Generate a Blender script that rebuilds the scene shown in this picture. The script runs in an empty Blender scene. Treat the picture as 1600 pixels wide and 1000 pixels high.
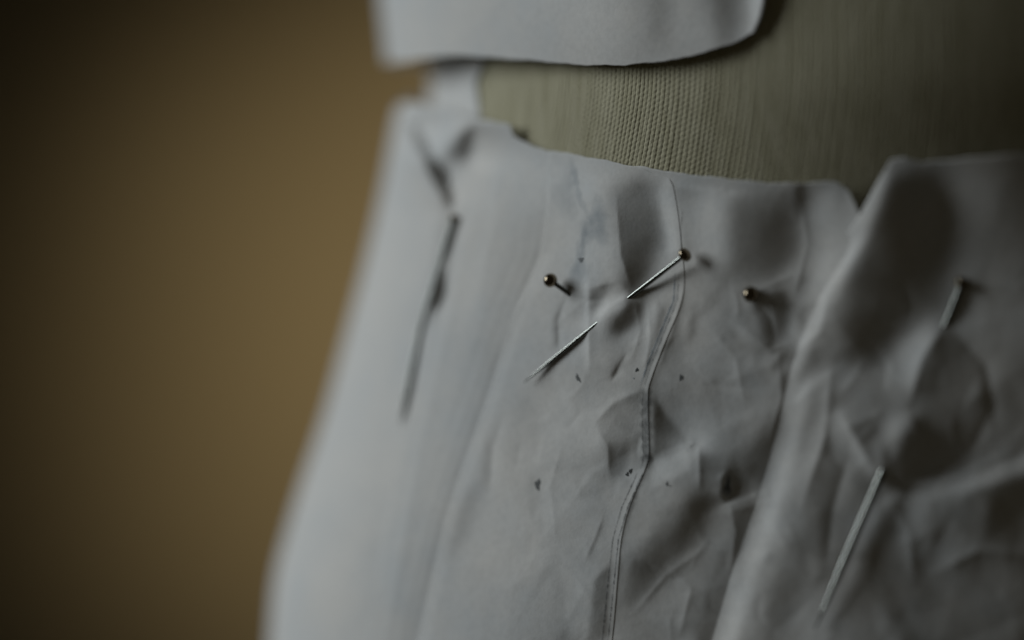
import bpy, bmesh, math, random
import numpy as np
from mathutils import Vector, geometry
random.seed(7); RNG = np.random.default_rng(11)
sc = bpy.context.scene
COL = sc.collection

# ------------------------------------------------------------------ camera, world, light
D = 0.35                     # camera to focus plane (m)
K = 0.075e-3                 # metres per photo pixel at the focus plane (frame = 120 mm wide)
cam_d = bpy.data.cameras.new('camera'); cam = bpy.data.objects.new('camera', cam_d); COL.objects.link(cam)
cam.location = (0, -D, 0); cam.rotation_euler = (math.pi/2, 0, 0)
cam_d.lens = 105; cam_d.sensor_width = 36; cam_d.clip_start = 0.01; cam_d.clip_end = 20
cam_d.dof.use_dof = True; cam_d.dof.focus_distance = D + 0.0008; cam_d.dof.aperture_fstop = 3.7
sc.camera = cam
sc.render.resolution_x = 1024; sc.render.resolution_y = 640
sc.view_settings.view_transform = 'Standard'; sc.view_settings.look = 'None'
sc.view_settings.exposure = 0; sc.view_settings.gamma = 1

w = bpy.data.worlds.new('World'); sc.world = w; w.use_nodes = True
bg = w.node_tree.nodes['Background']
bg.inputs[0].default_value = (1.0, 0.90, 0.66, 1); bg.inputs[1].default_value = 0.0215

def aim(o, tgt):
    o.rotation_euler = (Vector(tgt) - Vector(o.location)).to_track_quat('-Z', 'Y').to_euler()

def area(name, loc, tgt, sx, sy, power, color, spread=180):
    l = bpy.data.lights.new(name, 'AREA'); l.shape = 'RECTANGLE'; l.size = sx; l.size_y = sy
    l.energy = power; l.color = color; l.spread = math.radians(spread)
    o = bpy.data.objects.new(name, l); COL.objects.link(o); o.location = loc; aim(o, tgt); return o

area('window_light', (-1.28, 0.13, 0.50), (0.03, 0.0, 0.0), 0.64, 0.78, 2.62, (0.89, 0.967, 1.0), 80)
sp = bpy.data.lights.new('wall_lamp', 'SPOT'); sp.energy = 11.4; sp.color = (1.0, 0.84, 0.55)
sp.spot_size = math.radians(46); sp.spot_blend = 1.0; sp.shadow_soft_size = 0.05
spo = bpy.data.objects.new('wall_lamp', sp); COL.objects.link(spo); spo.location = (0.16, 0.55, 0.05); aim(spo, (0.01, 1.2, -0.015))

# ------------------------------------------------------------------ materials
def mat(name):
    m = bpy.data.materials.new(name); m.use_nodes = True
    nt = m.node_tree; return m, nt, nt.nodes['Principled BSDF']

def node(nt, t, **kw):
    n = nt.nodes.new(t)
    for k, v in kw.items(): setattr(n, k, v)
    return n

def noise(nt, scale, detail=4, rough=0.55, co=None, stretch=None):
    n = node(nt, 'ShaderNodeTexNoise'); n.inputs['Scale'].default_value = scale
    n.inputs['Detail'].default_value = detail; n.inputs['Roughness'].default_value = rough
    tc = node(nt, 'ShaderNodeTexCoord'); src = tc.outputs['Object']
    if stretch:
        mp = node(nt, 'ShaderNodeMapping'); mp.inputs['Scale'].default_value = stretch
        nt.links.new(src, mp.inputs[0]); src = mp.outputs[0]
    nt.links.new(src, n.inputs['Vector']); return n

def ramp(nt, src, stops):
    r = node(nt, 'ShaderNodeValToRGB'); e = r.color_ramp.elements
    while len(e) < len(stops): e.new(0.5)
    for el, (p, c) in zip(e, stops): el.position = p; el.color = (*c, 1)
    nt.links.new(src, r.inputs[0]); return r

def paper_material():
    m, nt, b = mat('pattern_paper')
    n1 = noise(nt, 75, 5, 0.6); r = ramp(nt, n1.outputs[0], [(0.32, (0.625, 0.632, 0.632)), (0.5, (0.67, 0.657, 0.638)), (0.68, (0.715, 0.688, 0.655))])
    n4 = noise(nt, 1400, 3, 0.6)
    mx = node(nt, 'ShaderNodeMix', data_type='RGBA', blend_type='MULTIPLY'); mx.inputs[0].default_value = 1
    r4 = ramp(nt, n4.outputs[0], [(0.3, (0.92, 0.92, 0.92)), (0.6, (1, 1, 1))])
    nt.links.new(r.outputs[0], mx.inputs[6]); nt.links.new(r4.outputs[0], mx.inputs[7])
    nt.links.new(mx.outputs[2], b.inputs['Base Color'])
    b.inputs['Roughness'].default_value = 0.75; b.inputs['Specular IOR Level'].default_value = 0.25
    n2 = noise(nt, 420, 6, 0.6); n3 = noise(nt, 3200, 3, 0.6)
    b1 = node(nt, 'ShaderNodeBump'); b1.inputs['Strength'].default_value = 0.3; b1.inputs['Distance'].default_value = 0.00012
    b2 = node(nt, 'ShaderNodeBump'); b2.inputs['Strength'].default_value = 0.5; b2.inputs['Distance'].default_value = 0.00003
    nt.links.new(n2.outputs[0], b1.inputs['Height']); nt.links.new(n3.outputs[0], b2.inputs['Height'])
    nt.links.new(b1.outputs[0], b2.inputs['Normal']); nt.links.new(b2.outputs[0], b.inputs['Normal'])
    return m

def linen_material():
    m, nt, b = mat('linen')
    n1 = noise(nt, 900, 4, 0.6, stretch=(1, 1, 0.12)); r = ramp(nt, n1.outputs[0], [(0.3, (0.40, 0.367, 0.245)), (0.7, (0.51, 0.473, 0.340))])
    nt.links.new(r.outputs[0], b.inputs['Base Color'])
    b.inputs['Roughness'].default_value = 0.8; b.inputs['Specular IOR Level'].default_value = 0.2
    n2 = noise(nt, 3600, 4, 0.7, stretch=(1, 1, 0.8))
    b1 = node(nt, 'ShaderNodeBump'); b1.inputs['Strength'].default_value = 0.8; b1.inputs['Distance'].default_value = 0.00016
    nt.links.new(n2.outputs[0], b1.inputs['Height']); nt.links.new(b1.outputs[0], b.inputs['Normal'])
    return m

def wall_material():
    m, nt, b = mat('brown_wall')
    n1 = noise(nt, 6, 5, 0.6); r = ramp(nt, n1.outputs[0], [(0.3, (0.240, 0.198, 0.128)), (0.7, (0.280, 0.233, 0.153))])
    nt.links.new(r.outputs[0], b.inputs['Base Color']); b.inputs['Roughness'].default_value = 0.9
    return m

def metal_material(name, col, rough):
    m, nt, b = mat(name)
    b.inputs['Base Color'].default_value = (*col, 1); b.inputs['Metallic'].default_value = 1
    n1 = noise(nt, 2500, 3, 0.6, stretch=(1, 1, 0.3))
    mr = node(nt, 'ShaderNodeMapRange'); mr.inputs[3].default_value = rough*0.95; mr.inputs[4].default_value = rough*1.05
    nt.links.new(n1.outputs[0], mr.inputs[0]); nt.links.new(mr.outputs[0], b.inputs['Roughness'])
    return m

def mark_material(name, col, scale, lo, hi):
    """graphite / soft stain: its own broken edge from noise and the 'fade' attribute"""
    m, nt, b = mat(name)
    b.inputs['Base Color'].default_value = (*col, 1); b.inputs['Roughness'].default_value = 0.7
    at = node(nt, 'ShaderNodeAttribute', attribute_name='fade')
    n1 = noise(nt, scale, 3, 0.6)
    mr = node(nt, 'ShaderNodeMapRange'); mr.inputs[1].default_value = lo; mr.inputs[2].default_value = hi
    nt.links.new(n1.outputs[0], mr.inputs[0])
    mu = node(nt, 'ShaderNodeMath', operation='MULTIPLY'); nt.links.new(mr.outputs[0], mu.inputs[0]); nt.links.new(at.outputs['Fac'], mu.inputs[1])
    nt.links.new(mu.outputs[0], b.inputs['Alpha'])
    return m

PAPER = paper_material(); LINEN = linen_material(); WALL = wall_material()
STEEL = metal_material('pin_steel', (0.20, 0.205, 0.19), 0.17)
HEAD = metal_material('pin_head_steel', (0.21, 0.17, 0.12), 0.09)
GRAPHITE = mark_material('graphite', (0.10, 0.10, 0.102), 2600, 0.30, 0.62)
BLUE = mark_material('blue_pencil', (0.27, 0.32, 0.37), 500, 0.05, 0.9)
RUB = mark_material('graphite_rub', (0.13, 0.13, 0.128), 1100, 0.05, 0.75)
SPOT = mark_material('graphite_spot', (0.12, 0.125, 0.125), 1500, 0.12, 0.4)
HOLE = mark_material('torn_hole', (0.035, 0.037, 0.035), 2600, 0.1, 0.3)

# ------------------------------------------------------------------ object helpers
def tag(o, label=None, cat=None, group=None, kind=None):
    if label: o['label'] = label
    if cat: o['category'] = cat
    if group: o['group'] = group
    if kind: o['kind'] = kind
    return o

def mesh_obj(name, verts, faces, m, parent=None, smooth=True):
    me = bpy.data.meshes.new(name); me.from_pydata([tuple(map(float, v)) for v in verts], [], faces)
    me.materials.append(m)
    if smooth: me.polygons.foreach_set('use_smooth', [True]*len(me.polygons))
    me.update()
    o = bpy.data.objects.new(name, me); COL.objects.link(o)
    if parent: o.parent = parent
    return o

def grid_obj(name, P, m, parent=None, thick=0.0):
    nr, nc = P.shape[:2]
    me = bpy.data.meshes.new(name)
    idx = np.arange(nr*nc).reshape(nr, nc)
    f = np.stack([idx[:-1, :-1], idx[:-1, 1:], idx[1:, 1:], idx[1:, :-1]], -1).reshape(-1, 4)
    me.vertices.add(nr*nc); me.vertices.foreach_set('co', P.reshape(-1).astype(np.float32))
    me.loops.add(f.size); me.loops.foreach_set('vertex_index', f.reshape(-1).astype(np.int32))
    me.polygons.add(len(f)); me.polygons.foreach_set('loop_start', np.arange(0, f.size, 4, dtype=np.int32))
    me.polygons.foreach_set('loop_total', np.full(len(f), 4, np.int32))
    me.polygons.foreach_set('use_smooth', np.ones(len(f), bool))
    me.materials.append(m); me.update(calc_edges=True); me.validate()
    o = bpy.data.objects.new(name, me); COL.objects.link(o)
    if parent: o.parent = parent
    if thick:
        s = o.modifiers.new('thickness', 'SOLIDIFY'); s.thickness = thick; s.offset = 0
    return o

# ------------------------------------------------------------------ the dress form's shape
XC, YC = 0.0600, 0.056
def zrow(py): return (500 - np.asarray(py, float))*K*1.14
BODY_T = [(-900, 560), (-400, 580), (-200, 622), (0, 655), (90, 668), (130, 670), (190, 668), (300, 640), (420, 592), (540, 552), (650, 520), (720, 496), (800, 472), (890, 446), (1000, 432), (1150, 416), (1400, 404), (1900, 400)]
SKIRT_T = [(-900, 560), (-200, 640), (100, 624), (165, 612), (190, 606), (300, 587), (420, 559), (540, 527), (650, 498), (720, 474), (800, 448), (850, 434), (890, 422), (930, 416), (1000, 412), (1150, 400), (1400, 392), (1900, 390)]
BODICE_T = [(-900, 540), (-400, 560), (-100, 575), (0, 582), (60, 588), (100, 592), (300, 600), (1900, 600)]
X0_T = [(-900, 1010), (200, 1010), (400, 1040), (700, 1000), (1000, 950), (1900, 900)]

def smooth_interp(zq, zs, vals):
    o = np.argsort(zs); return np.interp(zq, zs[o], vals[o])

def build_AB(table, fixB=None, shift=0.0):
    zz = np.linspace(-0.14, 0.14, 561)
    py = 500 - zz/(K*1.14)
    tp = np.array(table, float)
    sil = np.interp(py, tp[:, 0], tp[:, 1]) + shift
    x0 = np.interp(py, *np.array(X0_T, float).T)
    ker = np.exp(-0.5*(np.arange(-12, 13)/4.5)**2); ker /= ker.sum()
    def sm(a): return np.convolve(np.pad(a, 12, mode='edge'), ker, 'valid')
    sil = sm(sil); x0 = sm(x0)
    X0 = (x0 - 800)*K
    lo = np.full_like(zz, XC - X0.min() + 0.004); hi = np.full_like(zz, 0.2)
    t = np.linspace(-0.3, 0.9, 160)
    for _ in range(34):
        A = 0.5*(lo + hi)
        B = fixB if fixB is not None else YC/np.sqrt(np.maximum(1 - ((XC - X0)/A)**2, 0.05))
        X = XC - A[:, None]*np.cos(t); Y = YC - B[:, None]*np.sin(t)
        s = (X*D/(D + Y)/K).min(1) + 800
        big = s < sil
        hi = np.where(big, A, hi); lo = np.where(big, lo, A)
    return zz, A, B
ZZ, A_BODY, B_BODY = build_AB(BODY_T, None, 6)
_, A_SKIRT, _ = build_AB(SKIRT_T, B_BODY, 22)
_, A_BODICE, _ = build_AB(BODICE_T, B_BODY, 24)
def sstep(a, b, x):
    u = np.clip((x - a)/(b - a), 0, 1); return u*u*(3 - 2*u)

def surf(t, z, kind, off):
    """point on the form (kind None) or on a paper layer standing 'off' metres from it"""
    Ab = np.interp(z, ZZ, A_BODY); B = np.interp(z, ZZ, B_BODY)
    if kind == 'skirt': A = Ab + (np.interp(z, ZZ, A_SKIRT) - Ab)*(1 - sstep(0.25, 0.95, t))
    elif kind == 'bodice': A = Ab + (np.interp(z, ZZ, A_BODICE) - Ab)*(1 - sstep(0.25, 1.0, t))
    else: A = Ab
    nx = -np.cos(t)/A; ny = -np.sin(t)/B; l = np.hypot(nx, ny)
    return XC - A*np.cos(t) + off*nx/l, YC - B*np.sin(t) + off*ny/l
def proj(X, Y, Z): s = D/(D + Y)/K; return 800 + X*s, 500 - Z*s
def z_for(t, py, kind, off):
    z = zrow(py)*np.ones_like(t)
    for _ in range(6):
        X, Y = surf(t, z, kind, off); z = (500 - py)*K*(D + Y)/D
    return z
def t_for(px, py, kind, off):
    px = np.asarray(px, float); py = np.asarray(py, float)
    lo = np.full(np.broadcast(px, py).shape, 0.12); hi = np.full_like(lo, 2.4)
    for _ in range(40):
        t = 0.5*(lo + hi); z = z_for(t, py, kind, off); X, Y = surf(t, z, kind, off)
        p, _q = proj(X, Y, z); c = p < px
        lo = np.where(c, t, lo); hi = np.where(c, hi, t)
    return t

# ------------------------------------------------------------------ relief of the creased paper
GX0, GY0, GS, GW, GH = -60, -160, 2.5, 800, 560
gx = GX0 + GS*np.arange(GW); gy = GY0 + GS*np.arange(GH)
GXX, GYY = np.meshgrid(gx, gy)
fx = np.fft.fftfreq(GW)[None, :]; fy = np.fft.fftfreq(GH)[:, None]
def blur(a, px):
    s = px/GS
    return np.real(np.fft.ifft2(np.fft.fft2(a)*np.exp(-2*(math.pi*s)**2*(fx**2 + fy**2))))
def poly_mask(pts):
    x = GXX; y = GYY; inside = np.zeros(x.shape, bool); n = len(pts); j = n - 1
    for i in range(n):
        xi, yi = pts[i]; xj, yj = pts[j]
        if yi != yj:
            c = ((yi > y) != (yj > y)) & (x < (xj - xi)*(y - yi)/(yj - yi) + xi); inside ^= c
        j = i
    return inside.astype(float)
def band(pts, a, b):
    """strip beside a polyline, from a px to b px to its right"""
    return [(x + a, y) for x, y in pts] + [(x + b, y) for x, y in reversed(pts)]
EDGE3R = [(1046, 279), (1052, 290), (1060, 335), (1066, 390), (1070, 440), (1063, 480), (1042, 530), (1019, 590), (1013, 620), (1015, 700), (1010, 730), (985, 790), (972, 840), (966, 900), (961, 960), (957, 1000), (946, 1090)]
def spline(pts, n=6):
    out = []
    for i in range(len(pts) - 1):
        p0 = np.array(pts[max(i-1, 0)], float); p1 = np.array(pts[i], float); p2 = np.array(pts[i+1], float); p3 = np.array(pts[min(i+2, len(pts)-1)], float)
        for k in range(n):
            u = k/n; out.append(tuple(0.5*((2*p1) + (-p0 + p2)*u + (2*p0 - 5*p1 + 4*p2 - p3)*u*u + (-p0 + 3*p1 - 3*p2 + p3)*u**3)))
    return out + [tuple(map(float, pts[-1]))]
EDGE3R = spline(EDGE3R)
EDGE3L = [(858, 235), (856, 330), (846, 400), (806, 490), (764, 620), (728, 720), (698, 810), (668, 940), (655, 1000), (630, 1090)]
RIDGE5 = [(1392, 250), (1374, 280), (1338, 345), (1288, 445), (1260, 520), (1240, 600), (1232, 650), (1213, 720), (1193, 790), (1158, 890), (1126, 1000), (1100, 1090)]
EDGE5L = [(1392, 250), (1374, 280), (1338, 345), (1300, 400), (1258, 460), (1228, 530), (1206, 600), (1196, 650), (1178, 720), (1156, 790), (1120, 890), (1088, 1000), (1060, 1090)]
TERM5 = [(1404, 240), (1398, 270), (1374, 335), (1345, 400), (1318, 455), (1290, 512), (1265, 570), (1252, 640), (1232, 720), (1212, 790), (1178, 890), (1145, 1000), (1118, 1090)]
EDGE2L = [(735, 187), (733, 262), (714, 330), (690, 420), (658, 560), (627, 700), (590, 900), (560, 1090)]
SLOPES = [
    # front panel around the steel pin
    ([(865, 240), (1045, 280), (1060, 480), (1005, 620), (1000, 760), (950, 1000), (680, 1000), (760, 700), (850, 420)], -0.10, 14),
    ([(1070, 470), (1230, 565), (1205, 690), (1060, 700)], -0.24, 14),
    ([(870, 560), (1000, 600), (1000, 640), (900, 720), (800, 720)], -0.08, 12),
    ([(960, -60), (1100, -60), (1100, 80), (980, 100)], 0.42, 24),
    ([(1270, 640), (1340, 640), (1320, 780), (1230, 780)], -0.18, 16),
    ([(1480, 240), (1700, 240), (1700, 1000), (1300, 1000), (1400, 700)], -0.10, 25),
    ([(1450, 440), (1700, 440), (1700, 780), (1440, 740)], -0.20, 28),
    ([(885, 245), (930, 250), (935, 440), (890, 440)], -0.10, 12),
    ([(945, 290), (1005, 278), (1035, 330), (1032, 400), (1002, 455), (978, 462), (964, 400)], 0.56, 11),
    ([(970, 385), (1020, 375), (1008, 440), (992, 458), (978, 450)], 0.18, 9),
    ([(1028, 292), (1050, 288), (1064, 390), (1046, 400)], -0.42, 5),
    ([(984, 466), (1012, 470), (997, 500), (965, 527), (944, 520), (972, 492)], 0.58, 6),
    ([(928, 502), (975, 464), (986, 470), (948, 512)], -0.45, 5),
    ([(1012, 470), (1028, 470), (1020, 535), (1008, 530)], -0.30, 5),
    ([(1028, 480), (1042, 480), (1030, 530), (1022, 530)], 0.25, 4),
    ([(922, 450), (952, 440), (940, 482), (924, 502)], 0.38, 4),
    ([(912, 430), (921, 430), (921, 580), (914, 580)], -0.20, 3),
    ([(862, 502), (876, 480), (875, 540), (868, 546)], 0.30, 3),
    ([(945, 530), (980, 520), (1000, 560), (960, 580), (945, 560)], 0.12, 5),
    ([(954, 588), (976, 558), (970, 576), (958, 592)], 0.35, 2.5),
    ([(930, 658), (960, 630), (1003, 612), (1003, 700), (962, 716), (950, 740)], 0.17, 3),
    ([(948, 690), (988, 690), (976, 742), (953, 744)], 0.16, 3),
    ([(930, 905), (955, 880), (950, 1000), (918, 1000)], 0.28, 3),
    ([(860, 600), (900, 580), (900, 680), (850, 690)], -0.07, 8),
    ([(800, 620), (850, 600), (840, 700), (790, 740)], 0.10, 10),
    ([(915, 850), (943, 800), (938, 830), (922, 870)], 0.16, 3),
    ([(870, 880), (900, 860), (890, 1000), (860, 1000)], 0.08, 6),
    # front right panel
    ([(1022, 618), (1040, 650), (1078, 692), (1040, 708), (1020, 713)], 0.42, 3),
    ([(1072, 704), (1086, 684), (1094, 696), (1082, 708)], 0.30, 2.5),
    ([(1022, 715), (1078, 702), (1078, 735), (1018, 762)], -0.26, 4),
    ([(1090, 700), (1190, 640), (1172, 755), (1090, 762)], 0.14, 6),
    ([(1050, 560), (1200, 580), (1190, 640), (1060, 660)], 0.06, 10),
    ([(1078, 772), (1122, 775), (1132, 762), (1105, 832), (1060, 872), (985, 968), (974, 940), (985, 880), (1030, 820)], 0.22, 10),
    ([(1075, 782), (1118, 780), (1090, 832), (1060, 850)], 0.20, 9),
    ([(1130, 746), (1140, 738), (1144, 770), (1135, 786), (1127, 770)], 0.9, 3),
    ([(1120, 797), (1180, 768), (1186, 786), (1140, 799)], -0.35, 3),
    ([(1088, 300), (1132, 300), (1132, 425), (1090, 430)], -0.28, 11),
    ([(1140, 305), (1242, 305), (1250, 400), (1205, 440), (1142, 420)], 0.23, 11),
    ([(1190, 340), (1232, 330), (1232, 405), (1190, 410)], 0.12, 12),
    ([(1243, 288), (1257, 288), (1253, 345), (1246, 345)], 0.40, 5),
    ([(1268, 300), (1310, 300), (1300, 450), (1255, 450)], -0.30, 10),
    ([(1175, 472), (1225, 450), (1229, 520), (1213, 541), (1195, 527)], 0.30, 6),
    ([(1148, 510), (1205, 546), (1232, 540), (1216, 562), (1158, 532)], -0.28, 5),
    ([(1230, 462), (1262, 470), (1236, 530)], -0.25, 5),
    ([(1243, 480), (1262, 482), (1252, 516)], 0.28, 4),
    ([(1202, 574), (1226, 550), (1216, 582)], 0.28, 3.5),
    ([(1160, 640), (1200, 640), (1180, 720), (1150, 720)], -0.10, 8),
    ([(1050, 284), (1140, 298), (1140, 303), (1050, 290)], 0.35, 2.5),
    ([(1078, 480), (1090, 470), (1088, 520), (1076, 540)], 0.22, 4),
    # right panel with its standing fold
    (band(TERM5[1:7], -58, -8), -0.24, 10), (band(TERM5[1:7], -30, -8), -0.18, 6), (band(RIDGE5[5:], 0, 26), -0.42, 7), (band(RIDGE5[6:], -40, -4), 0.16, 7),
    ([(1388, 262), (1470, 268), (1480, 400), (1480, 500), (1400, 490), (1370, 560), (1310, 550), (1328, 430)], 0.36, 15),
    ([(1400, 285), (1472, 290), (1472, 425), (1395, 425)], 0.30, 20),
    ([(1505, 265), (1585, 265), (1570, 400), (1515, 400)], -0.06, 24),
    ([(1388, 532), (1462, 494), (1450, 560), (1420, 605)], -0.42, 11),
    ([(1456, 522), (1490, 510), (1500, 742), (1440, 752)], 0.13, 13),
    ([(1500, 600), (1620, 560), (1620, 690), (1450, 757)], 0.05, 16),
    ([(1400, 762), (1480, 750), (1640, 690), (1640, 728), (1500, 770), (1400, 786)], -0.50, 7),
    ([(1345, 690), (1376, 740), (1368, 756), (1325, 700)], -0.32, 6),
    ([(1376, 690), (1392, 700), (1398, 752), (1381, 746)], 0.34, 5),
    ([(1290, 790), (1345, 780), (1320, 900), (1270, 920)], 0.20, 10),
    ([(1415, 785), (1450, 780), (1440, 845), (1415, 840)], -0.26, 8),
    ([(1540, 780), (1600, 760), (1600, 850), (1560, 860)], 0.10, 14),
    ([(1480, 860), (1600, 880), (1600, 1000), (1480, 960)], -0.18, 20),
    (band(RIDGE5[7:], 55, 110), 0.20, 12),
    # side panels
    (band(EDGE3L[1:], -34, -2), 0.22, 9), (band(EDGE3L[2:], 0, 15), -0.28, 5),
    ([(756, 690), (767, 690), (763, 760), (754, 752)], 0.30, 5),
    ([(720, 770), (760, 750), (736, 830), (700, 885), (688, 860)], 0.25, 8),
    ([(780, 300), (830, 300), (815, 450), (765, 560), (740, 560)], 0.14, 16),
    ([(626, 184), (650, 184), (692, 275), (708, 318), (702, 324), (674, 280)], 3.4, 5),
    ([(702, 215), (740, 195), (736, 264), (690, 264), (680, 248)], 1.7, 6),
    ([(655, 185), (732, 190), (702, 238), (682, 238)], -1.0, 6),
    ([(688, 340), (708, 318), (702, 400), (682, 490), (668, 490)], 0.8, 8),
    # bodice
    ([(1105, -40), (1160, -40), (1160, 72), (1118, 82)], 0.42, 12),
    ([(1174, -40), (1196, -40), (1190, 40), (1176, 56)], -0.55, 6),
    ([(1010, -40), (1045, -40), (1040, 70), (1015, 70)], 0.14, 9),
    ([(930, -40), (960, -40), (960, 60), (940, 60)], 0.10, 12),
    ([(1060, -40), (1085, -40), (1085, 60), (1060, 70)], -0.12, 9),
]
P = np.zeros((GH, GW))
for pts, amp, bl in SLOPES: P += amp*blur(poly_mask(pts), bl)
kx = 2*math.pi*fx/GS; ky = 2*math.pi*fy/GS
den = kx**2 + 0.10*ky**2 + (1/260.0)**2
H = np.real(np.fft.ifft2(-1j*kx*np.fft.fft2(-P)/den)*1.0)
# random crumpling: flat facets between scattered points
def facets(cell, amp, seed):
    r = np.random.default_rng(seed)
    pts = []
    for y in np.arange(gy[0] - cell, gy[-1] + cell*2, cell):
        for x in np.arange(gx[0] - cell, gx[-1] + cell*2, cell):
            pts.append((x + r.uniform(-.48, .48)*cell, y + r.uniform(-.48, .48)*cell))
    res = geometry.delaunay_2d_cdt([Vector(p) for p in pts], [], [], 0, 1e-4)
    vs, fs = res[0], res[2]; hz = r.normal(0, amp, len(vs)); out = np.zeros((GH, GW))
    for f in fs:
        (x1, y1), (x2, y2), (x3, y3) = [vs[i] for i in f]
        i0 = max(0, int((min(x1, x2, x3) - GX0)/GS)); i1 = min(GW, int((max(x1, x2, x3) - GX0)/GS) + 2)
        j0 = max(0, int((min(y1, y2, y3) - GY0)/GS)); j1 = min(GH, int((max(y1, y2, y3) - GY0)/GS) + 2)
        if i0 >= i1 or j0 >= j1: continue
        X = GXX[j0:j1, i0:i1]; Y = GYY[j0:j1, i0:i1]; dd = (y2 - y3)*(x1 - x3) + (x3 - x2)*(y1 - y3)
        if abs(dd) < 1e-9: continue
        a = ((y2 - y3)*(X - x3) + (x3 - x2)*(Y - y3))/dd; b = ((y3 - y1)*(X - x3) + (x1 - x3)*(Y - y3))/dd; c = 1 - a - b
        m = (a >= -1e-6) & (b >= -1e-6) & (c >= -1e-6)
        out[j0:j1, i0:i1][m] = (a*hz[f[0]] + b*hz[f[1]] + c*hz[f[2]])[m]
    return out
crumple_zone = blur(poly_mask([(870, 440), (1230, 440), (1620, 420), (1620, 1100), (800, 1100), (780, 760)]), 40)
H += blur(facets(95, 2.6, 3), 4)*(0.25 + 0.75*crumple_zone) + blur(facets(46, 0.9, 5), 2.2)*(0.15 + 0.85*crumple_zone) + blur(facets(17, 0.12, 9), 2)*(0.3 + 0.7*crumple_zone)

def shift_pts(pts, dx): return [(x + dx, y) for x, y in pts]
def crease(pts, h, wd):
    """sharp fold line: a cusp across the line, fading towards both ends"""
    a = np.array(pts, float); seg = np.hypot(*np.diff(a, axis=0).T); tot = seg.sum(); run = 0
    lo = a.min(0) - wd*5; hi = a.max(0) + wd*5
    i0, i1 = np.clip(((lo[0] - GX0)/GS, (hi[0] - GX0)/GS), 0, GW).astype(int); j0, j1 = np.clip(((lo[1] - GY0)/GS, (hi[1] - GY0)/GS), 0, GH).astype(int)
    if i1 <= i0 or j1 <= j0: return
    X = GXX[j0:j1, i0:i1]; Y = GYY[j0:j1, i0:i1]; best = np.full(X.shape, 1e9); par = np.zeros(X.shape)
    for k in range(len(seg)):
        d = a[k+1] - a[k]; u = np.clip(((X - a[k, 0])*d[0] + (Y - a[k, 1])*d[1])/(seg[k]**2 + 1e-9), 0, 1)
        q = np.hypot(X - a[k, 0] - u*d[0], Y - a[k, 1] - u*d[1]); m = q < best
        best = np.where(m, q, best); par = np.where(m, (run + u*seg[k])/tot, par); run += seg[k]
    env = np.minimum(1, np.minimum(par, 1 - par)*4)
    C[j0:j1, i0:i1] += h*np.exp(-best/wd)*env
C = np.zeros((GH, GW))
for pts, h, wd in [
    (shift_pts(EDGE3R, -1)[20:-8], 1.9, 5), (shift_pts(EDGE3L, -12), 1.6, 7), (shift_pts(EDGE3L, -40), -1.6, 12), (shift_pts(EDGE2L, 30), 2.5, 10), ([(600, 330), (575, 480), (520, 700), (480, 900)], 3, 22), ([(640, 480), (600, 700), (585, 1000)], -2.5, 20), ([(780, 215), (775, 340), (740, 500)], 2, 12),
    ([(918, 400), (919, 470), (921, 590)], 3.2, 9), ([(1072, 440), (1050, 520), (1020, 600)], 1.6, 7), ([(1140, 500), (1205, 547), (1245, 532)], 3.4, 10),
    ([(1085, 690), (1040, 709), (1020, 712)], 2.4, 7), ([(1092, 690), (1094, 770)], 2.2, 7), ([(1110, 800), (1150, 785), (1205, 768)], 3.6, 9),
    ([(925, 665), (960, 628), (1005, 608)], 2.2, 8), ([(928, 660), (950, 700), (952, 748)], 1.8, 7), ([(945, 800), (930, 840), (912, 880)], 2.0, 6),
    ([(1012, 465), (1016, 530), (1004, 600)], 2.4, 8), ([(984, 545), (966, 575), (955, 598)], -2.6, 6), ([(990, 460), (955, 478), (930, 505)], 3.2, 8),
    ([(990, 460), (962, 440), (915, 452)], 2.2, 8), ([(992, 462), (1000, 520), (985, 570)], 2.0, 8), ([(990, 458), (970, 400), (962, 300)], 2.8, 12),
    ([(888, 458), (915, 470), (950, 466)], -2.0, 6), ([(888, 458), (872, 500), (874, 560)], -2.2, 6), ([(830, 445), (800, 500), (780, 560)], 2.4, 8),
    ([(1176, 462), (1205, 500), (1214, 545)], -2.6, 8), ([(1180, 455), (1240, 430), (1270, 440)], 2.0, 9), ([(1215, 545), (1222, 620), (1200, 700)], 2.0, 9),
    ([(1100, 500), (1150, 560), (1165, 640)], 1.8, 10), ([(1060, 560), (1110, 600), (1180, 610)], -1.6, 8), ([(1135, 765), (1150, 830), (1140, 900)], 2.0, 9),
    ([(1040, 880), (1080, 920), (1060, 1000)], 2.0, 10), ([(985, 965), (1040, 900), (1110, 850)], 2.2, 9), ([(880, 690), (860, 760), (870, 850)], 1.4, 9),
    ([(790, 640), (770, 700), (765, 780)], -2.2, 8), ([(820, 700), (900, 760), (960, 775)], 1.4, 9), ([(840, 860), (900, 900), (935, 960)], 1.4, 9),
    ([(1372, 745), (1345, 700), (1310, 640)], 5, 14), ([(1372, 748), (1470, 756), (1620, 690)], 6, 15), ([(1480, 500), (1440, 560), (1420, 640)], 5, 16),
    ([(1380, 760), (1420, 830), (1430, 920)], 4, 14), ([(1480, 510), (1540, 570), (1560, 680)], -5, 16), ([(1300, 560), (1290, 680), (1250, 800)], 4, 15),
    ([(1450, 900), (1530, 860), (1620, 870)], 5, 18), ([(1560, 620), (1520, 700), (1400, 770)], -4, 14), ([(1330, 700), (1300, 800), (1290, 900)], -3.5, 14),
    ([(1420, 640), (1440, 700), (1400, 755)], 3.5, 12), ([(1300, 440), (1280, 520), (1230, 560)], 3, 12), ([(1250, 300), (1262, 380), (1240, 470)], 3, 12)]:
    crease(pts, h, wd)
rc = np.random.default_rng(21)
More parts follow.
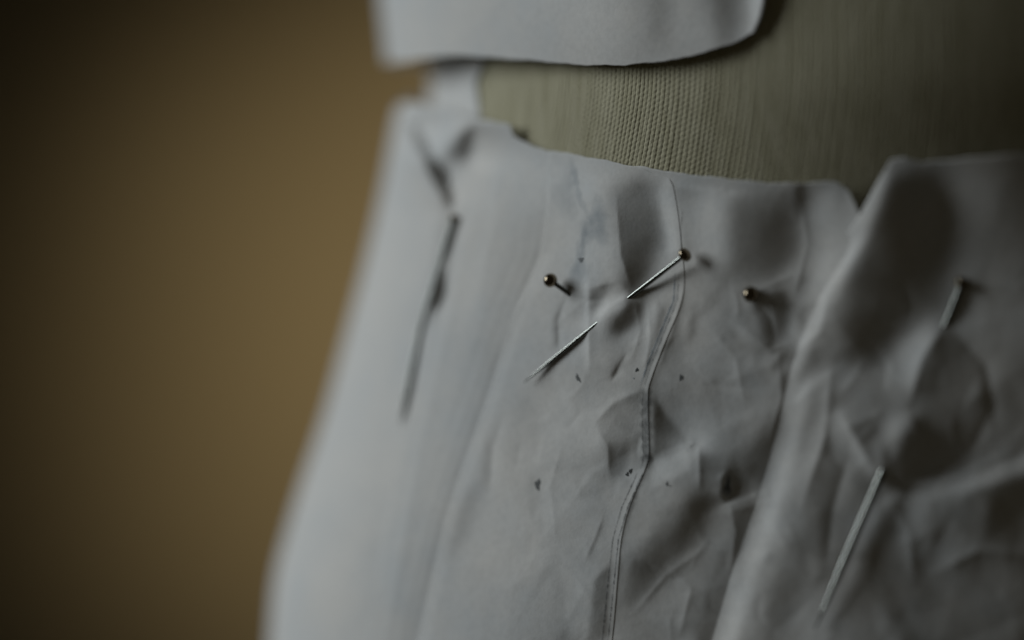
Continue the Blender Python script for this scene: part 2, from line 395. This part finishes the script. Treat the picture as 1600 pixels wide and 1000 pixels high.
for _ in range(70):
    x = rc.uniform(790, 1640); y = rc.uniform(430, 1080)
    if x < 880 and y < 650: continue
    th = rc.uniform(0, math.pi); L = rc.uniform(25, 95); b = rc.uniform(-.5, .5); p = [(x, y)]
    for k in range(3): x += math.cos(th)*L/3; y += math.sin(th)*L/3; th += b; p.append((x, y))
    crease(p, rc.choice([-1, 1])*rc.uniform(0.4, 1.3), rc.uniform(5, 10))
H += 0.88*blur(C, 1.2)

def hsample(px, py):
    u = np.clip((px - GX0)/GS, 0, GW - 1.001); v = np.clip((py - GY0)/GS, 0, GH - 1.001)
    i = u.astype(int); j = v.astype(int); a = u - i; b = v - j
    return (H[j, i]*(1-a)*(1-b) + H[j, i+1]*a*(1-b) + H[j+1, i]*(1-a)*b + H[j+1, i+1]*a*b)*K

def lift(X, Y, Z, h):
    """raise the sheet outwards by h"""
    l = np.sqrt(X**2 + (Y + D)**2 + Z**2)
    return np.stack([X - X/l*h, Y - (Y + D)/l*h, Z - Z/l*h], -1)

class Sheet:
    def __init__(s, kind, off, extra=None): s.kind, s.off, s.extra = kind, off, extra
    def at(s, t, py):
        z = z_for(t, py, s.kind, s.off); X, Y = surf(t, z, s.kind, s.off)
        px, _ = proj(X, Y, z)
        h = hsample(px, py)*sstep(-0.1, 0.25, t)
        if s.extra is not None: h = h + s.extra(px, py)*K
        return lift(X, Y, z, h)
    def px(s, px, py, up=0.0):
        px = np.asarray(px, float); py = np.asarray(py, float)
        t = t_for(px, py, s.kind, s.off); z = z_for(t, py, s.kind, s.off); X, Y = surf(t, z, s.kind, s.off)
        h = hsample(px, py) + up
        if s.extra is not None: h = h + s.extra(px, py)*K
        return lift(X, Y, z, h)

def curve_f(pts):
    a = np.array(pts, float); return lambda q: np.interp(q, a[:, 0], a[:, 1])

def panel(name, sheet, left, right, top, bottom, n, m, label, flip=False, jag=0.6):
    """left / right: px as a function of py (list of (px,py)), or a number = angle round the form; top / bottom: py as a function of px"""
    pys = np.linspace(-200, 1200, 240)
    def bound(b):
        if isinstance(b, (int, float)): return lambda q: np.full_like(q, float(b))
        a = np.array(b, float); a = a[np.argsort(a[:, 1])]
        tv = t_for(np.interp(pys, a[:, 1], a[:, 0]), pys, sheet.kind, sheet.off)
        return lambda q: np.interp(q, pys, tv)
    fl, fr = bound(left), bound(right); ft, fb = curve_f(top), curve_f(bottom)
    S, R = np.meshgrid(np.linspace(0, 1, n), np.linspace(0, 1, m))
    py = np.interp(R, [0, 1], [300, 700])
    for _ in range(14):
        t = fl(py) + (fr(py) - fl(py))*S
        z = z_for(t, py, sheet.kind, sheet.off); X, Y = surf(t, z, sheet.kind, sheet.off); px, _ = proj(X, Y, z)
        wob = jag*(np.sin(px*0.11 + 1.3) + np.sin(px*0.043) + 0.5*np.sin(px*0.31))
        a, b = ft(px) + wob, fb(px) + wob
        py = 0.3*py + 0.7*(a + (b - a)*R)
    o = grid_obj(name, sheet.at(t, py), PAPER, thick=0.00005)
    tag(o, label, 'paper pattern', 'paper pattern pieces pinned round the dress form'); return o

# ------------------------------------------------------------------ background wall
wv = [(-4, 1.2, -2), (4, 1.2, -2), (4, 1.2, 2), (-4, 1.2, 2), (-4, 1.3, -2), (4, 1.3, -2), (4, 1.3, 2), (-4, 1.3, 2)]
wo = mesh_obj('wall', wv, [(0, 1, 2, 3), (5, 4, 7, 6), (4, 0, 3, 7), (1, 5, 6, 2), (3, 2, 6, 7), (4, 5, 1, 0)], WALL, smooth=False)
tag(wo, kind='structure')

# ------------------------------------------------------------------ dress form
def build_form():
    t_dense = np.linspace(0.10, 1.45, 1500); t_rest = np.linspace(1.45, 0.10 + 2*math.pi, 90)[1:]
    t = np.concatenate([t_dense, t_rest])
    zrows = np.concatenate([np.linspace(-0.135, -0.0, 30)[:-1], np.linspace(0.0, 0.050, 440), np.linspace(0.050, 0.135, 20)[1:]])
    T, Z = np.meshgrid(t, zrows)
    A = np.interp(Z, ZZ, A_BODY)
    arc = T*0.078                                   # arc length round the waist
    pitch = 0.00070
    ph = arc/pitch + 0.35*np.sin(arc/0.0051) + 0.25*np.sin(arc/0.0019 + 1) + 0.10*np.sin(Z/0.004 + arc/0.002)
    k = np.floor(ph); fr = ph - k
    rnd = np.random.default_rng(4).uniform(0, 1, 4000)
    amp = 0.75 + 0.40*rnd[(k.astype(int)) % 4000]
    yarn = np.maximum(1 - np.abs(2*fr - 1)**2.6, 0)**0.6*amp
    weft = np.sin(Z/0.00034*math.pi + math.pi*k + 0.8*np.sin(arc/0.003))
    yarn = yarn*(1 + 0.30*weft)
    off = 0.000105*yarn*(1 - 0.7*sstep(0.95, 1.25, T)) - 0.007*(1 - sstep(-0.002, 0.012, Z))*1.0
    off = np.where(T > 1.45, 0.00006, off)*1.0
    X, Y = surf(T, Z, None, off)
    o = grid_obj('linen_cover', np.stack([X, Y, Z], -1)[::-1], LINEN)
    return o
form = bpy.data.objects.new('dress_form', None); COL.objects.link(form); form.location = (0, 0, 0); form.empty_display_size = 0.02
tag(form, 'dress form torso in coarse olive beige linen, bare at the waist between the papers', 'dress form')
cover = build_form(); cover.parent = form
# end caps close the torso above and below
def cap(z, name, up):
    t = np.linspace(0, 2*math.pi, 97)[:-1]; zz = np.full_like(t, z); X, Y = surf(t, zz, None, -0.0075 if z < 0 else 0.0)
    vs = [(x, y, z) for x, y in zip(X, Y)] + [(XC, YC, z + (0.01 if up else -0.01))]
    n = len(t); fs = [((i, (i+1) % n, n) if not up else ((i+1) % n, i, n)) for i in range(n)]
    return mesh_obj(name, vs, fs, LINEN, form)
cap(0.135, 'neck_cap', True); cap(-0.135, 'base_cap', False)

# ------------------------------------------------------------------ paper pieces
def edge_lift(pts, w, h):
    a = np.array(pts, float); a = a[np.argsort(a[:, 1])]
    def f(px, py):
        d = px - np.interp(py, a[:, 1], a[:, 0]); return h*np.exp(-(np.maximum(d, 0)/w)**2)
    return f
S1 = Sheet('skirt', 0.00115)
S2 = Sheet('skirt', 0.00130, lambda px, py: 24*np.exp(-((px - 672 + (py - 460)*0.3)/13)**2 - ((py - 460)/42)**2))
S3 = Sheet('skirt', 0.00146, lambda px, py: 9*np.exp(-(((px - 950)*0.79 - (py - 489)*0.61)/31)**2 - (((px - 950)*0.61 + (py - 489)*0.79)/13)**2))
S4 = Sheet('skirt', 0.00143)
_t5 = np.array(TERM5, float); _e5 = np.array(EDGE5L, float)
S5 = Sheet('skirt', 0.00147, lambda px, py: 36*sstep(-70, 190, px - np.interp(py, _t5[:, 1], _t5[:, 0])) - 7*(1 - sstep(0, 42, px - np.interp(py, _e5[:, 1], _e5[:, 0])))*sstep(345, 400, py) + 10*np.exp(-(((px - 1404)*0.37 + (py - 700)*-0.93)/52)**4 - (((px - 1404)*0.93 + (py - 700)*0.37)/26)**2))
SB = Sheet('bodice', 0.0011, lambda px, py: 16*sstep(880, 1130, px) + 0*py)
SS = Sheet(None, 0.0003)

panel('paper_side_panel', S1, -0.9, [(x + 40, y) for x, y in EDGE2L], [(560, 225), (598, 205), (612, 178), (628, 160), (640, 158), (690, 170), (740, 184), (780, 190)], [(0, 1090), (1600, 1090)], 220, 320,
      'pale outermost piece of white pattern paper along the left hip, V creased at its top')
panel('paper_dart_panel', S2, EDGE2L, [(x + 30, y) for x, y in EDGE3L], [(700, 186), (735, 187), (797, 193), (803, 212), (832, 229), (858, 236), (900, 243)], [(0, 1090), (1600, 1090)], 130, 320,
      'narrow tapering white pattern paper with a square top corner, left of the seam paper')
p4 = panel('paper_front_panel', S4, [(x - 55, y) for x, y in EDGE3R], [(x + 34 + 60*float(sstep(350, 450, y)), y) for x, y in EDGE5L], [(960, 262), (1000, 260), (1050, 268), (1100, 275), (1150, 281), (1200, 285), (1250, 286), (1308, 284), (1326, 296), (1342, 332), (1352, 380), (1420, 400)], [(0, 1090), (1700, 1090)], 240, 320,
      'crumpled white pattern paper right of the pencil seam, with one pin head sunk in it')
p3 = panel('paper_seam_panel', S3, EDGE3L, EDGE3R, [(840, 235), (858, 235), (900, 241), (950, 251), (1000, 263), (1046, 279), (1060, 300), (1080, 360)], [(0, 1090), (1700, 1090)], 260, 340,
      'creased white pattern paper whose right edge carries the pencilled seam, holding the long slanting pin')
panel('paper_fold_panel', S5, EDGE5L, 1.75, [(1370, 260), (1392, 250), (1412, 246), (1440, 254), (1500, 247), (1600, 241), (1800, 235)], [(0, 1090), (1900, 1090)], 220, 320,
      'shaded white pattern paper at the right with a tall standing fold along its left edge')
panel('paper_bodice_panel', SB, -0.9, [(1200, -200), (1196, 0), (1190, 26), (1180, 50), (1176, 120)], [(0, -160), (1600, -160)], [(560, 92), (592, 99), (640, 96), (690, 89), (740, 88), (790, 92), (850, 97), (900, 101), (975, 103), (1020, 98), (1060, 92), (1110, 80), (1150, 67), (1176, 52), (1200, 45)], 300, 130,
      'white pattern paper hanging above the bare waist with a cut curved lower edge')
panel('paper_waist_strip', SS, -0.9, [(758, 60), (756, 100), (744, 130), (752, 185), (760, 240)], [(0, 70), (1600, 70)], [(0, 240), (1600, 240)], 90, 60,
      'small strip of white pattern paper at the left of the bare waist')

# ------------------------------------------------------------------ marks on the paper
def set_fade(o, vals):
    a = o.data.attributes.new('fade', 'FLOAT', 'POINT'); a.data.foreach_set('value', np.asarray(vals, np.float32))

def resample(pts, step):
    a = np.array(pts, float); d = np.r_[0, np.cumsum(np.hypot(*np.diff(a, axis=0).T))]
    q = np.arange(0, d[-1], step); return np.stack([np.interp(q, d, a[:, 0]), np.interp(q, d, a[:, 1])], -1)

def stroke(name, parent, sheet, pts, width, m, strength=1.0, ends=0.1, up=0.00006):
    p = resample(pts, 2.0)
    if len(p) < 3: return
    g = np.gradient(p, axis=0); g /= np.linalg.norm(g, axis=1, keepdims=True) + 1e-9
    nrm = np.stack([-g[:, 1], g[:, 0]], -1)
    us = np.array([-1, -0.5, 0, 0.5, 1.0]); prof = np.array([0, 0.8, 1, 0.8, 0])
    wd = width*0.5*(1 + 0.25*np.sin(np.arange(len(p))*0.7) + 0.15*np.sin(np.arange(len(p))*0.23))
    q = p[:, None, :] + nrm[:, None, :]*us[None, :, None]*wd[:, None, None]
    V = sheet.px(q[..., 0], q[..., 1], up)
    s = np.linspace(0, 1, len(p)); en = np.clip(np.minimum(s, 1 - s)/max(ends, 1e-3), 0, 1)
    o = grid_obj(name, V, m, parent); set_fade(o, (prof[None, :]*en[:, None]*strength).reshape(-1)); return o

def blot(name, parent, sheet, c, rx, ry, rot, m, strength=1.0, soft=False, up=0.00007):
    r = np.linspace(0, 1, 6); th = np.linspace(0, 2*math.pi, 25)
    R, T = np.meshgrid(r, th); wob = 1 + 0.22*np.sin(3*T + c[0]) + 0.15*np.sin(5*T + c[1])
    x = R*wob*rx*np.cos(T); y = R*wob*ry*np.sin(T); ca, sa = math.cos(rot), math.sin(rot)
    V = sheet.px(c[0] + x*ca - y*sa, c[1] + x*sa + y*ca, up)
    o = grid_obj(name, V, m, parent); f = (1 - R**2) if soft else np.clip((1 - R)*2.5, 0, 1)
    set_fade(o, (f*strength).reshape(-1)); return o

seam = np.array(EDGE3R[3:], float)
def shift(pts, dx): return [(x + dx, y) for x, y in pts]
up_seam = [(1064, 425), (1061, 470), (1040, 520), (1020, 570), (1009, 605)]
stroke('pencil_line', p3, S3, shift(up_seam, -9), 3.0, BLUE, 0.9)
stroke('pencil_line', p3, S3, shift(up_seam, -3), 2.0, GRAPHITE, 0.45)
stroke('pencil_line', p3, S3, shift(up_seam, -6), 9, BLUE, 0.3, 0.3)
stroke('pencil_line', p3, S3, [(1066, 325), (1063, 360), (1064, 395)], 1.8, GRAPHITE, 0.5)
mid = [(1010, 605), (1008, 640), (1009, 690), (1010, 715), (1006, 735)]
stroke('pencil_line', p3, S3, mid, 18, RUB, 0.72, 0.15)
stroke('pencil_line', p3, S3, shift(mid, 4), 2.4, GRAPHITE, 0.6)
stroke('pencil_line', p3, S3, shift(mid, -5), 2.2, GRAPHITE, 0.45)
low = [(1006, 738), (981, 793), (967, 843), (961, 900), (955, 960), (950, 1010)]
stroke('pencil_line', p3, S3, shift(low, -1), 2.2, GRAPHITE, 0.8, 0.02)
stroke('pencil_line', p3, S3, shift(low, -10), 2.6, GRAPHITE, 0.65, 0.05)
stroke('pencil_line', p3, S3, [(1006, 735), (993, 770), (982, 800), (974, 830)], 9, GRAPHITE, 0.35, 0.3)
stroke('pencil_line', p3, S3, [(890, 246), (900, 280), (905, 310), (918, 335), (930, 350)], 11, BLUE, 0.34, 0.3)
stroke('pencil_line', p3, S3, [(915, 345), (910, 380), (911, 405)], 9, BLUE, 0.3, 0.3)
blot('blue_smudge', p3, S3, (930, 350), 24, 40, 0.2, BLUE, 0.6, True)
blot('blue_smudge', p3, S3, (905, 415), 14, 44, 0.1, BLUE, 0.45, True)
blot('blue_smudge', p3, S3, (885, 300), 22, 50, 0.1, BLUE, 0.3, True)
blot('pin_hole', p3, S3, (908, 406), 4.5, 4.5, 0, SPOT, 1.0)
blot('pin_hole', p3, S3, (903, 591), 3.2, 8, -0.5, SPOT, 0.8)
blot('pin_hole', p3, S3, (995, 578), 2.6, 3.6, 0.6, HOLE, 1.0)
blot('pin_hole', p3, S3, (990, 591), 1.5, 1.5, 0, BLUE, 1.0)
blot('pin_hole', p4, S4, (1064, 590), 3.4, 5.5, 0.2, SPOT, 1.0)
blot('pin_hole', p3, S3, (840, 757), 5.0, 10, 0.1, SPOT, 0.85)
blot('pin_hole', p3, S3, (980, 741), 2.8, 4, 0.3, HOLE, 0.9)
blot('pin_hole', p3, S3, (985, 736), 2.8, 4.5, 0.3, HOLE, 1.0)
blot('pin_hole', p4, S4, (1042, 756), 2.0, 4.0, 0.0, SPOT, 0.9)
blot('pin_hole', p4, S4, (1047, 759), 2.4, 1.6, 0.4, GRAPHITE, 0.6)
blot('pin_hole', p4, S4, (1081, 697), 2.5, 7, 0.7, GRAPHITE, 0.4, True)
blot('torn_hole', p4, S4, (1137, 760), 7.0, 20, 0.1, SPOT, 0.75, True)

# ------------------------------------------------------------------ pins
def frame(a, b):
    d = (b - a).normalized(); u = d.orthogonal().normalized(); return d, u, d.cross(u)
def lathe(name, a, b, prof, m, parent, seg=20):
    """prof: (distance along a->b in metres, radius)"""
    d, u, v = frame(a, b); vs = []; fs = []
    for s, r in prof:
        for i in range(seg):
            th = 2*math.pi*i/seg; vs.append(a + d*s + u*(r*math.cos(th)) + v*(r*math.sin(th)))
    n = len(prof)
    for j in range(n - 1):
        for i in range(seg): fs.append((j*seg + i, j*seg + (i+1) % seg, (j+1)*seg + (i+1) % seg, (j+1)*seg + i))
    fs.append(tuple(reversed(range(seg)))); fs.append(tuple((n-1)*seg + i for i in range(seg)))
    o = mesh_obj(name, vs, fs, m); o.parent = parent; o.matrix_parent_inverse.identity()
    o.location = -parent.location; return o
HALF = Vector((-0.68, -0.75, 0.22)).normalized()
def glint(joint, head, amount=0.8):
    """tilt the bare head end of a pin so its shaft catches the window light"""
    ray = (Vector((0, -D, 0)) - joint).normalized(); d = head - joint
    return head - ray*(d.dot(HALF)/ray.dot(HALF))*amount
def pin(label, head, tip, rs=0.00028, rh=0.00086, flat=0.75, joint=None):
    head = Vector(head); tip = Vector(tip); full = None
    if joint is not None: full = tip; tip = Vector(joint)
    L = (tip - head).length
    e = bpy.data.objects.new('dressmaking_pin', None); COL.objects.link(e); e.location = head; e.empty_display_size = 0.003
    tag(e, label, 'pin', 'steel dressmaking pins')
    shaft(head, tip, full, rs, e)
    prof = []
    for i in range(13):
        th = math.pi*i/12; prof.append((-math.cos(th)*rh*flat, max(math.sin(th)*rh, 1e-6)))
    lathe('head', head, tip, prof, HEAD, e, 28); return e
def shaft(head, bend, tip, rs, e):
    """one tapering tube from the head to the point, with a slight bend added where the paper hides it"""
    pts = [head, bend] if tip is None else [head, head + (bend - head)*0.93, bend, bend + (tip - bend)*0.07, tip]
    if tip is not None: pts[2] = bend*0.6 + (pts[1] + pts[3])*0.2
    seg = 20; P = []
    for i in range(len(pts) - 1):
        n = 14
        for k in range(n): P.append(pts[i] + (pts[i+1] - pts[i])*(k/n))
    P.append(pts[-1]); tot = sum((P[i+1] - P[i]).length for i in range(len(P)-1)); run = 0; vs = []; fs = []
    d0, u, v = frame(P[0], P[-1])
    for i, p in enumerate(P):
        d = (P[min(i+1, len(P)-1)] - P[max(i-1, 0)]).normalized(); uu = (u - d*u.dot(d)).normalized(); vv = d.cross(uu)
        if i: run += (p - P[i-1]).length
        q = run/tot; r = rs*(1 if q < 0.8 else max(0.08, 1 - ((q - 0.8)/0.2)**1.6*0.92))
        for k in range(seg):
            th = 2*math.pi*k/seg; vs.append(p + uu*(r*math.cos(th)) + vv*(r*math.sin(th)))
    for j in range(len(P) - 1):
        for i in range(seg): fs.append((j*seg + i, j*seg + (i+1) % seg, (j+1)*seg + (i+1) % seg, (j+1)*seg + i))
    fs.append(tuple(reversed(range(seg)))); fs.append(tuple((len(P)-1)*seg + i for i in range(seg)))
    o = mesh_obj('shaft', vs, fs, STEEL); o.parent = e; o.location = -e.location; return o
PIN_A = 0.9; PIN_B = 0.9
def on_line(a, b, px):
    """point of the straight pin through a and b that is seen at column px"""
    a = Vector(a); b = Vector(b); lo, hi = -8.0, 8.0
    f = lambda s: proj(*(a + (b - a)*s))[0]
    inc = f(1) > f(0)
    for _ in range(60):
        mdl = 0.5*(lo + hi)
        if (f(mdl) < px) == inc: lo = mdl
        else: hi = mdl
    return a + (b - a)*lo
pt = lambda sh, x, y, up=0.0: Vector([float(c) for c in sh.px(np.array([x]), np.array([y]), up)[0]])
# long pin through the seam
a, b = pt(S3, 990, 460, 0.0001), pt(S3, 915, 518, 0.0)
hd = on_line(a, b, 1070); tp = pt(S3, 818, 598, 0.0001)
for up in np.arange(0.0001, 0.003, 0.0001):      # the free tail lies just clear of the paper's bumps
    tp = pt(S3, 818, 598, float(up)); ok = True
    for q in np.linspace(0.45, 0.98, 20):
        c = a + (tp - a)*float(q); x, y = proj(*c); sp_ = pt(S3, float(x), float(y), 0.00022)
        if q > 0.5 and c.y > sp_.y: ok = False
    if ok: break
pin('steel pin slanting through the seam paper, its shaft bare on both sides of the weave', glint(a, hd, PIN_A), tp, flat=0.75, joint=a)
# ball headed pin standing out
e1 = pt(S3, 888, 458); h1 = e1 + (pt(S3, 860, 438) - e1) ; h1 = Vector((h1.x, h1.y, h1.z))
ray = (Vector((0, -D, 0)) - h1).normalized(); h1 = h1 + ray*0.0022
pin('round black headed pin standing out left of the blue pencil mark', h1, e1 + (e1 - h1).normalized()*0.016, flat=0.95)
# sunk pin
e3 = pt(S4, 1180, 464); h3 = pt(S4, 1173, 460); h3 = h3 + (Vector((0, -D, 0)) - h3).normalized()*0.0007
pin('pin pushed in up to its round head, right of the pencil seam', h3, h3 + (e3 - h3).normalized()*0.018, rh=0.00094, flat=0.95)
# right hand pin
a, b = pt(S5, 1482, 498, 0.0), pt(S5, 1376, 766, 0.0003)
hd = on_line(a, b, 1504)
pin('long pin in the deep shade of the right folded paper, tail lying free below', glint(a, hd, PIN_B), pt(S5, 1273, 984, 0.0006), rs=0.00042, rh=0.0009, joint=a)
# left hand pin
a, b = pt(S2, 690, 405, 0.0), pt(S2, 656, 520, -0.0002)
pin('pin running down the paper along the left hip, below the V shaped crease', on_line(a, b, 709), pt(S2, 626, 664, 0.0003), rs=0.00038, rh=0.0006, joint=b)
